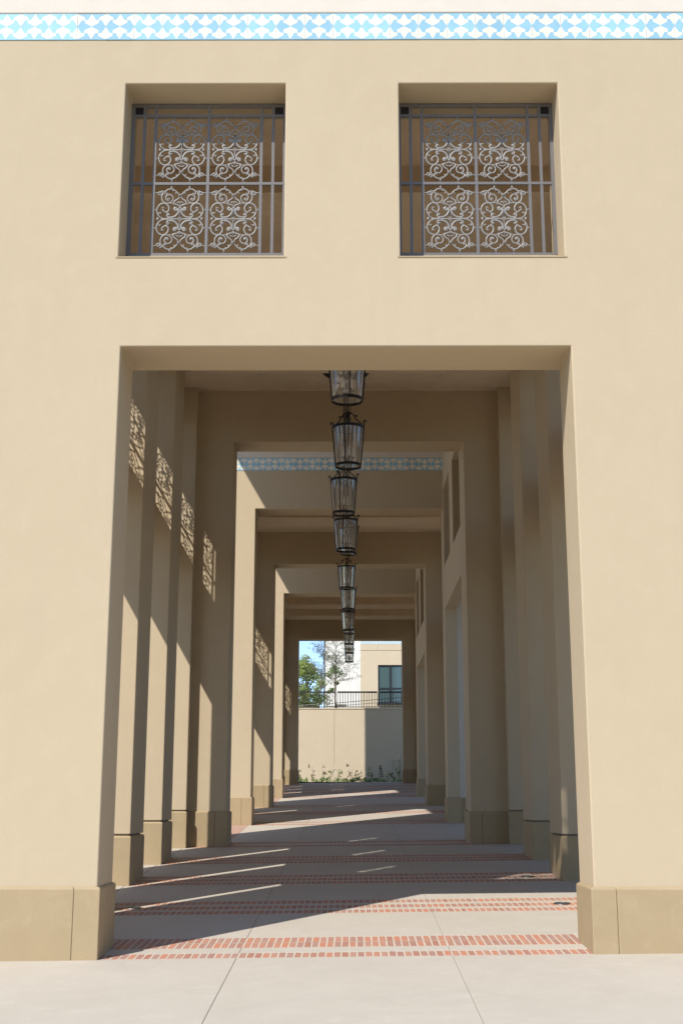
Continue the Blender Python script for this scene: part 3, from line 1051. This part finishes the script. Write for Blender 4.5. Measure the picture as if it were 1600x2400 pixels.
m = MB(); m.box(0.745, 9.0, 84.98, 85.6, 14.04, 15.2); m.build('parapet', M['stucco_white'], TB)
m = MB()
for a, b, c, d in ((2.10, 2.17, 9.25, 12.18), (3.91, 3.98, 9.25, 12.18), (2.17, 3.91, 12.09, 12.18), (2.17, 3.91, 9.25, 9.33), (2.97, 3.12, 9.33, 12.09), (2.17, 2.97, 10.34, 10.44), (3.12, 3.91, 10.34, 10.44)):
    m.box(a, b, 85.08, 85.2, c, d)
m.build('window_frame', M['frame'], TB)
for a, b, c, d in ((2.17, 2.97, 9.33, 10.34), (3.12, 3.91, 9.33, 10.34), (2.17, 2.97, 10.44, 12.09), (3.12, 3.91, 10.44, 12.09)):
    m = MB(); m.box(a, b, 85.14, 85.15, c, d); m.build('pane', M['pane'], TB)
m = MB(); m.box(2.0, 4.1, 84.8, 85.2, 9.13, 9.24); m.build('window_sill', M['frame'], TB)
# white building
WB = thing('far_building', 'sunlit white stucco building behind the feathery young tree', 'building')
m = grid_solid('y', [-2.19, 0.9], [6.7, 17.5], 92.0, 92.6, [(-1.2, -0.35, 8.6, 9.7)])
bevel(m.build('wall', M['white_paint'], WB), 0.02)
m = MB(); m.box(-2.19, -1.9, 92.6, 100, 6.7, 17.5); m.build('side_wall', M['white_paint'], WB)
m = MB(); m.box(-1.2, -0.35, 92.2, 92.25, 8.6, 9.7); m.build('shutter', M['white_paint'], WB)
m = MB(); m.tube([(-2.22, 91.9, 6.7), (-2.22, 91.9, 17)], 0.03, 8); m.build('downpipe', M['rail'], WB)

# ------------------------------------------------------------------ trees and plants
def leafcards(m, c, r, n, size, aspect=2.0, flat=0.8):
    for _ in range(n):
        d = Vector((random.gauss(0, 1), random.gauss(0, 1), random.gauss(0, 1)))
        d = d.normalized() * (random.random() ** 0.45)
        p = Vector(c) + Vector((d.x * r[0], d.y * r[1], d.z * r[2]))
        u = Vector((random.gauss(0, 1), random.gauss(0, 1), random.gauss(0, flat))).normalized()
        w = u.orthogonal().normalized()
        w = (Matrix.Rotation(random.uniform(0, 2 * PI), 3, u) @ w)
        s = size * random.uniform(0.6, 1.3)
        a, b = u * s * aspect / 2, w * s / 2
        m.add([p - a, p + b * 0.9, p + a, p - b * 0.9], [(0, 1, 2, 3)])
def limb(m, a, b, r0, r1, wob=0.08, n=5):
    a, b = Vector(a), Vector(b)
    pts, rr = [], []
    for i in range(n + 1):
        t = i / n
        p = a.lerp(b, t)
        if 0 < i < n:
            p += Vector((random.gauss(0, wob), random.gauss(0, wob), random.gauss(0, wob * 0.5)))
        pts.append(p); rr.append(r0 + (r1 - r0) * t)
    m.tube(pts, rr, 6)
    return pts
def bushy_tree(loc, h, crown_r, leaf, label, bark, nclump, nleaf, size, trunk_h=0.35, aspect=2.0):
    t = thing('tree', label, 'tree', loc, 'trees on the terrace behind the garden wall')
    tm, cm = MB(), MB()
    top = (0, 0, h * 0.8)
    limb(tm, (0, 0, -0.2), (0, 0, h * trunk_h), h * 0.035, h * 0.025)
    clumps = []
    for i in range(nclump):
        a = random.uniform(0, 2 * PI)
        rr = crown_r * math.sqrt(random.random())
        z = h * random.uniform(trunk_h * 0.75, 1.0)
        f = 1.0 - max(0, (z / h - 0.6)) * 1.6
        clumps.append((rr * math.cos(a) * f, rr * math.sin(a) * f, z))
    for c in clumps[: max(8, nclump // 2)]:
        limb(tm, (0, 0, h * trunk_h * random.uniform(0.7, 1.0)), c, h * 0.014, h * 0.003, 0.12)
    for c in clumps:
        s = crown_r * random.uniform(0.2, 0.36)
        leafcards(cm, c, (s, s, s * 0.75), nleaf, size, aspect)
    tm.build('trunk', bark, t, True)
    cm.build('crown', leaf, t)
    return t
bushy_tree((-2.95, 66.0, 6.7), 3.85, 1.45, M['leaf_lime'], 'airy lime green tree at left of the far opening, its top against the blue sky', M['pale_bark'], 80, 120, 0.075, 0.10)
bushy_tree((-2.55, 63.5, 6.7), 2.2, 0.85, M['leaf_mid'], 'darker green shrubby tree at left just behind the railing', M['pale_bark'], 30, 90, 0.07, 0.10)
bushy_tree((-5.4, 74.0, 6.7), 4.6, 1.6, M['leaf_mid'], 'taller dark tree at the left edge of the far opening', M['bark'], 34, 120, 0.11, 0.2)

def feather_tree(loc, h, spread, label, n, lean=(0, 0)):
    t = thing('tree', label, 'tree', loc, 'trees on the terrace behind the garden wall')
    tm, cm = MB(), MB()
    limb(tm, (0, 0, -0.2), (lean[0] * 0.4, 0, h * 0.45), 0.05, 0.035, 0.02)
    limb(tm, (lean[0] * 0.4, 0, h * 0.45), (lean[0], 0, h), 0.032, 0.008, 0.05)
    for i in range(n):
        z0 = h * random.uniform(0.30, 0.8)
        a = random.uniform(0, 2 * PI)
        ln = spread * random.uniform(0.5, 1.05) * (1.15 - 0.5 * z0 / h)
        end = (lean[0] * z0 / h + ln * math.cos(a), ln * math.sin(a) * 0.7, min(h * 1.06, z0 + ln * random.uniform(0.15, 1.0)))
        pts = limb(tm, (lean[0] * z0 / h, 0, z0), end, 0.013, 0.003, 0.06, 6)
        for p in pts[2:]:
            for _ in range(3):
                d = Vector((random.gauss(0, 1), random.gauss(0, 1), random.gauss(0.1, 0.7))).normalized() * random.uniform(0.15, 0.4)
                tm.tube([p, p + d], [0.0035, 0.0015], 4)
                for k in range(8):
                    q = p + d * random.uniform(0.2, 1.1)
                    u = Vector((random.gauss(0, 1), random.gauss(0, 1), random.gauss(0, 0.8))).normalized()
                    w = u.orthogonal().normalized() * 0.011
                    l_ = u * random.uniform(0.02, 0.05)
                    cm.add([q - l_, q + w, q + l_, q - w], [(0, 1, 2, 3)])
    tm.build('trunk', M['bark'], t, True)
    cm.build('crown', M['leaf_feather'], t)
    return t
feather_tree((-0.83, 58.75, 6.7), 4.75, 1.7, 'thin feathery young tree standing before the white building', 36, (-0.05, 0))
feather_tree((-1.9, 64.0, 6.7), 5.2, 1.1, 'wispy tree reaching into the blue sky at the edge of the white building', 26, (0.25, 0))
# a small round-leaved sapling in front of the feathery tree
t = thing('tree', 'small broad-leaved sapling below the feathery tree, beside its trunk', 'tree', (-0.92, 60.2, 6.7), 'trees on the terrace behind the garden wall')
tm, cm = MB(), MB()
limb(tm, (0, 0, -0.2), (0.02, 0, 2.3), 0.03, 0.01, 0.02)
for c, s in (((-0.15, 0, 2.45), 0.34), ((0.18, 0, 2.35), 0.3), ((-0.3, 0, 2.2), 0.22), ((0.05, 0, 2.65), 0.22), ((-0.12, 0, 1.4), 0.2), ((-0.35, 0, 1.25), 0.16), ((0.1, 0, 1.75), 0.15)):
    leafcards(cm, c, (s, s, s * 0.6), 75, 0.085, 1.5)
    limb(tm, (0, 0, c[2] - 0.3), c, 0.01, 0.004, 0.01, 3)
tm.build('trunk', M['bark'], t, True); cm.build('crown', M['leaf_bright'], t)

# young plants at the foot of the garden wall
px = [705.5, 733, 757, 774, 797, 820, 840, 868, 889, 910, 930]
hs = [0.55, 0.9, 0.85, 0.7, 0.65, 0.78, 0.55, 0.62, 0.82, 0.66, 0.6]
kinds = ['wilted', 'tall thin', 'broad drooping', 'leafy', 'slim', 'bushy', 'short', 'rounded', 'tall shaded', 'upright', 'last']
plab = ['wilted brownish seedling, leftmost in the bed at the garden wall', 'tallest thin seedling in the bed, second from the left', 'broad drooping seedling in the bed, third from the left',
        'leafy green seedling just right of the broad drooping one', 'slim seedling right of the garden wall joint', 'bushy upright seedling in the middle of the bed',
        'short seedling at the edge of the wall shadow', 'rounded seedling, first in the shaded part of the bed', 'tall brownish seedling in the shaded part of the bed',
        'upright dark green seedling, second from the right in the bed', 'small dark seedling, rightmost in the bed beside the pipe']
for i, (u, hh) in enumerate(zip(px, hs)):
    yb = 57.0
    X = CAM.x + (u - 824.0) / F_PX * (yb - CAM.y) * 1.0
    t = thing('seedling', plab[i], 'plant', (X, yb, 2.72), 'seedlings along the foot of the garden wall')
    hh *= 1.25
    sm, lm = MB(), MB()
    limb(sm, (0, 0, -0.05), (random.gauss(0, 0.05), 0, hh * 0.8), 0.012, 0.006, 0.02)
    for k in range(7):
        c = (random.gauss(0, 0.11), random.gauss(0, 0.08), hh * random.uniform(0.15, 1.0))
        leafcards(lm, c, (0.09, 0.09, 0.12), 11, 0.05, 1.9)
    sm.build('stem', M['bark'], t, True)
    lm.build('leaves', M['leaf_wilt'] if i in (0, 1, 2, 5, 8) else M['leaf_mid'], t)
m = MB()
for k in range(75):
    X = random.uniform(-3.0, 1.1) if random.random() < 0.85 else random.uniform(1.1, 2.8)
    leafcards(m, (X, random.uniform(55.8, 57.4), 2.74 + random.uniform(0.0, 0.22)), (0.14, 0.14, 0.1), 18, 0.06, 2.2)
tag(m.build('ground_cover', M['leaf_bright']), 'low bright green plants spreading along the bed', 'ground cover', kind='stuff')
